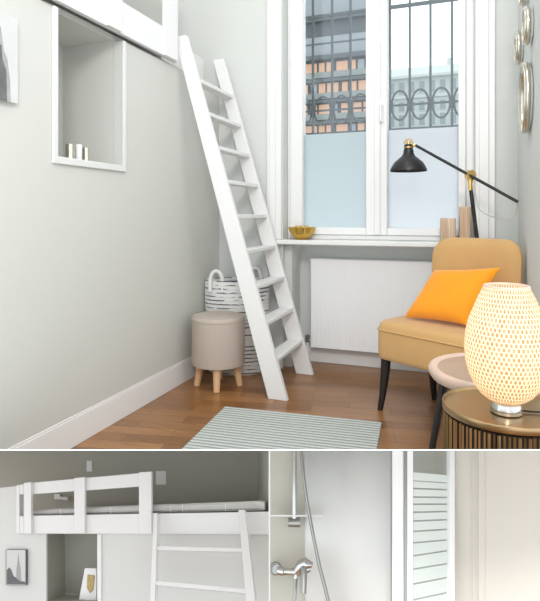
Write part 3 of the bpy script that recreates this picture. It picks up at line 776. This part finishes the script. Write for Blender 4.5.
# ladder in front of the bed, foot towards the viewer
la = thing('ladder', 'white ladder hooked on the loft bed board in the lower left', 'ladder')
LO = B_.at(200, 511, -.013); ln = (B_.w*math.cos(math.radians(14))-B_.up*math.sin(math.radians(14))).normalized()
def lat(x, y, off=0): return onplane(x, y, LO+ln*off, ln)
def lb_(name, px, off, th):
    b = MB(); b.prism([lat(x, y, off) for x, y in px], ln*th); return b.build(name, M['bedwhite'], la, bevel=.001)
lb_('stile', [(153.6, 513), (157.6, 513), (154.6, 604), (149.8, 604)], -.022, .021); lb_('stile', [(238.3, 509.6), (244.8, 509.6), (255.6, 604), (246.3, 604)], -.022, .021)
lb_('tread', [(156, 545.8), (242.5, 548.3), (242.9, 551.8), (155.9, 549.9)], -.018, .016); lb_('tread', [(155, 580.6), (246, 588.8), (246.4, 593.4), (154.9, 584.8)], -.018, .016)
settle(la)

# ================================================================== LOWER RIGHT: SHOWER
class VFrame:
    def __init__(s, px, py):
        s.d = ray(px, py).normalized(); s.up = (V((0, 0, 1))-s.d*s.d.z).normalized(); s.r = s.d.cross(s.up); s.py = py
    def pt(s, x, q): d = ray(x, s.py); return EYE+d*(q/d.dot(s.d))
    def plane(s, xa, qa, xb, qb):
        A, B = s.pt(xa, qa), s.pt(xb, qb); n = s.up.cross(B-A).normalized()
        if n.dot(EYE-A) > 0: n = -n                      # n points away from the viewer
        return A, n
G = VFrame(405, 525)
def gp(pl, x, y, off=0): return onplane(x, y, pl[0]+pl[1]*off, pl[1])
def gb(name, pl, px, off, th, m, parent=None, bevel=0):
    b = MB(); b.prism([gp(pl, x, y, off) for x, y in px], pl[1]*th); return b.build(name, M[m], parent, bevel=bevel)
XL = 270.0; BOT = 625
pA = G.plane(270, 1.34, 320, 1.36); pB = G.plane(338, 1.335, 394, 1.22); pD = G.plane(404, 1.16, 455, 1.28); pF = G.plane(390, 1.17, 404, 1.16); pC = G.plane(452, 1.285, 545, 1.22)
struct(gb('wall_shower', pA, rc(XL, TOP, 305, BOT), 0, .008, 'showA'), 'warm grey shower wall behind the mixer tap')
b = MB(); P0, P2 = G.pt(305, 1.354), G.pt(345, 1.3206); P1 = G.pt(322, 1.361)
crv = [P0*(1-t)**2+P1*2*t*(1-t)+P2*t*t for t in [k/10 for k in range(11)]]+[G.pt(396, 1.2159)]
def vcol(p, yy):
    d = EYE-p; n = (d-G.up*d.dot(G.up)).normalized(); x = 270+540*((p-EYE).x*c_+(p-EYE).y*s_)/(-(p-EYE).x*s_+(p-EYE).y*c_)
    return onplane(x, yy, p, n)
ro = [vcol(p, TOP) for p in crv]; rb = [vcol(p, BOT) for p in crv]
back = G.d*.012
b.loft([ro, rb], cap=False) if False else None
for k in range(len(crv)-1):
    vs = [b.b.verts.new(q) for q in (ro[k], ro[k+1], rb[k+1], rb[k])]; b.face(vs)
bmesh.ops.remove_doubles(b.b, verts=b.b.verts, dist=1e-5)
o = b.build('wall_divider', M['showB']); md = o.modifiers.new('thick', 'SOLIDIFY'); md.thickness = .006; md.offset = 0
struct(o, 'pale grey shower side wall left of the glass door')
b = MB(); b.prism([gp(pC, x, y, 0) for x, y in rc(448, TOP, 545, BOT)], pC[1]*.008)
b.prism([gp(pC, x, y, -.004) for x, y in rc(478, TOP, 484.5, BOT)], pC[1]*.004)
b.prism([gp(pC, x, y, -.002) for x, y in rc(472, TOP, 474, BOT)], pC[1]*.002)
struct(b.build('wall_cream', M['cream'], bevel=.0015), 'cream wall right of the glass shower door')
# wall seen through the clear top of the glass
pK = G.plane(396, 1.34, 456, 1.36)
struct(gb('wall_behind', pK, rc(394, TOP+.3, 458, BOT), 0, .006, 'showB'))

dr = thing('shower_door', 'white framed glass shower door with frosted horizontal stripes', 'shower door')
gb('wall_profile', pF, rc(391.8, TOP+.2, 402.3, BOT), -.012, .012, 'profile', dr, .0015)
gb('wall_seal', pF, rc(390.3, TOP+.2, 391.7, BOT), -.006, .006, 'seal', dr)
gb('hinge_profile', pF, rc(402.4, TOP+.2, 406.6, BOT), -.006, .008, 'chromedull', dr)
gb('door_stile', pD, rc(407, TOP+.2, 413.4, BOT), -.008, .012, 'profile', dr, .0015); gb('door_stile', pD, rc(450.6, TOP+.2, 455.2, BOT), -.008, .012, 'profile', dr, .0015)
gb('stile_bead', pD, rc(449.2, TOP+.2, 450.4, BOT), -.003, .006, 'chromedull', dr)
gl = gb('glass_panel', pD, rc(413.2, TOP+.2, 450.8, BOT), 0, .0015, 'showerglass', dr)
lines = [(472.3, 475.5), (480.6, 483), (488.6, 490), (497.2, 497.7), (504.4, 504.3), (512.4, 511.6), (521.2, 519.7), (531.5, 529.3), (543, 539.8), (556, 550.3), (569.3, 563.3), (584.2, 577), (600, 592), (616, 607)]
for k, (a, c) in enumerate(zip(lines, lines[1:])):
    g0 = 1.5 if k else 0
    gb('frosted_stripe', pD, [(413.4, a[0]+g0*.45), (450.6, a[1]+g0*.45), (450.6, c[1]-g0*.45-.3), (413.4, c[0]-g0*.45-.3)], -.0006, .0004, 'stripe', dr)
settle(dr)

def gA(x, y, off): return gp(pA, x, y, -off)
rl = thing('shower_rail', 'chrome vertical shower riser rail with slider and soap dish', 'shower rail')
MB().tube([gA(294.5, TOP+1, .03), gA(294.5, 521, .03)], .0055, 12).build('rail', M['chrome'], rl)
b = MB(); b.tube([gA(288.2, 522.5, .03), gA(300, 522.5, .03)], [.0085, .0095], 14); b.tube([gA(294.5, 522.5, .03), gA(294.5, 522.5, .001)], .008, 12); b.build('slider', M['chromedull'], rl)
b = MB(); Lp = []
cen = gA(296, 516.3, .035); hd = (gA(318, 516.3, .035)-gA(274, 516.3, .035)).normalized()
for dz in (0, .0022):
    Lp.append([cen+hd*(-.058*math.cos(2*math.pi*k/32))+pA[1]*(-.024*math.sin(2*math.pi*k/32))+G.up*dz for k in range(32)])
b.loft(Lp).build('soap_dish', M['profile'], rl); settle(rl)
def smooth(P, n=6):
    o = []
    for i in range(len(P)-1):
        P0, P1, P2, P3 = P[max(i-1, 0)], P[i], P[i+1], P[min(i+2, len(P)-1)]
        for k in range(n):
            t = k/n; o.append(.5*((2*P1)+(P2-P0)*t+(2*P0-5*P1+4*P2-P3)*t*t+(3*P1-P0-3*P2+P3)*t**3))
    return o+[P[-1]]
b = MB(); b.tube(smooth([gA(x, y, .062) for x, y in ((301.4, TOP+.8), (303.5, 475), (308, 507), (318, 559), (324, 583), (331, 612))]), .0036, 8)
tag(b.build('shower_hose', M['chromedull']), 'long grey metal shower hose hanging beside the riser rail', 'hose')
mx = thing('mixer_tap', 'chrome bar shower mixer with lever on the warm grey wall', 'tap')
b = MB(); b.tube([gA(275.5, 568.5, .001), gA(275.5, 568.5, .012)], [.0125, .010], 20); b.tube([gA(275.5, 568.5, .01), gA(276.5, 569.5, .04)], .0085, 14); b.build('wall_flange', M['chromedull'], mx)
b = MB(); b.tube([gA(277, 570.5, .04), gA(283, 571.5, .04), gA(284, 571.7, .04), gA(292, 571.8, .04), gA(299, 571.5, .04), gA(309, 567.5, .04)], [.0075, .0085, .0065, .0065, .0095, .009], 16); b.build('body', M['chrome'], mx)
b = MB(); b.tube([gA(296, 572, .045), gA(301, 566, .05), gA(306, 563, .055), gA(312.5, 565, .055)], [.007, .011, .0115, .005], 14); b.build('cartridge_cap', M['chrome'], mx)
b = MB(); b.tube([gA(303.5, 568, .06), gA(303.8, 578, .066), gA(303.4, 593.5, .07)], [.007, .0065, .0055], 12); b.build('lever', M['chromedull'], mx)
b = MB(); b.tube([gA(296.3, 572, .04), gA(296, 578.5, .04)], .0062, 12); b.build('outlet', M['chrome'], mx)
b = MB(); b.tube(smooth([gA(x, y, .04) for x, y in ((296, 578.6), (295.3, 588), (293.8, 604), (293, 614))]), .0036, 8); b.build('hose', M['chromedull'], mx)
settle(mx)

# white edges of the two small rooms, with an added slab that shades them
b = MB()
def edge(x0, y0, x1, y1, t0, t1):
    b.prism([onT(x0, y0, t0), onT(x1, y0, t0), onT(x1, y1, t0), onT(x0, y1, t0)], V((-s_, c_, 0))*.012)
def lid(near, far, t0, t1):                                           # added slabs that keep the fill lamp off the small rooms
    b.loft([[onT(x, y, t) for x, y in rc(e[0], 449.3, e[1], 450.6)] for e, t in ((near, t0), (far, t1))])
lid((-260, 269.4), (-20, 269.4), .72, 1.9); lid((269.4, 800), (269.4, 620), .72, 1.29)
b.prism([onT(x, y, 1.10) for x, y in rc(268.7, 450.7, 270.2, 612)], V((-s_, c_, 0))*.006)
struct(b.build('shade_lid_small_rooms', M['white'], smooth=False), 'thin white edge of a slab added to shade the two small rooms')
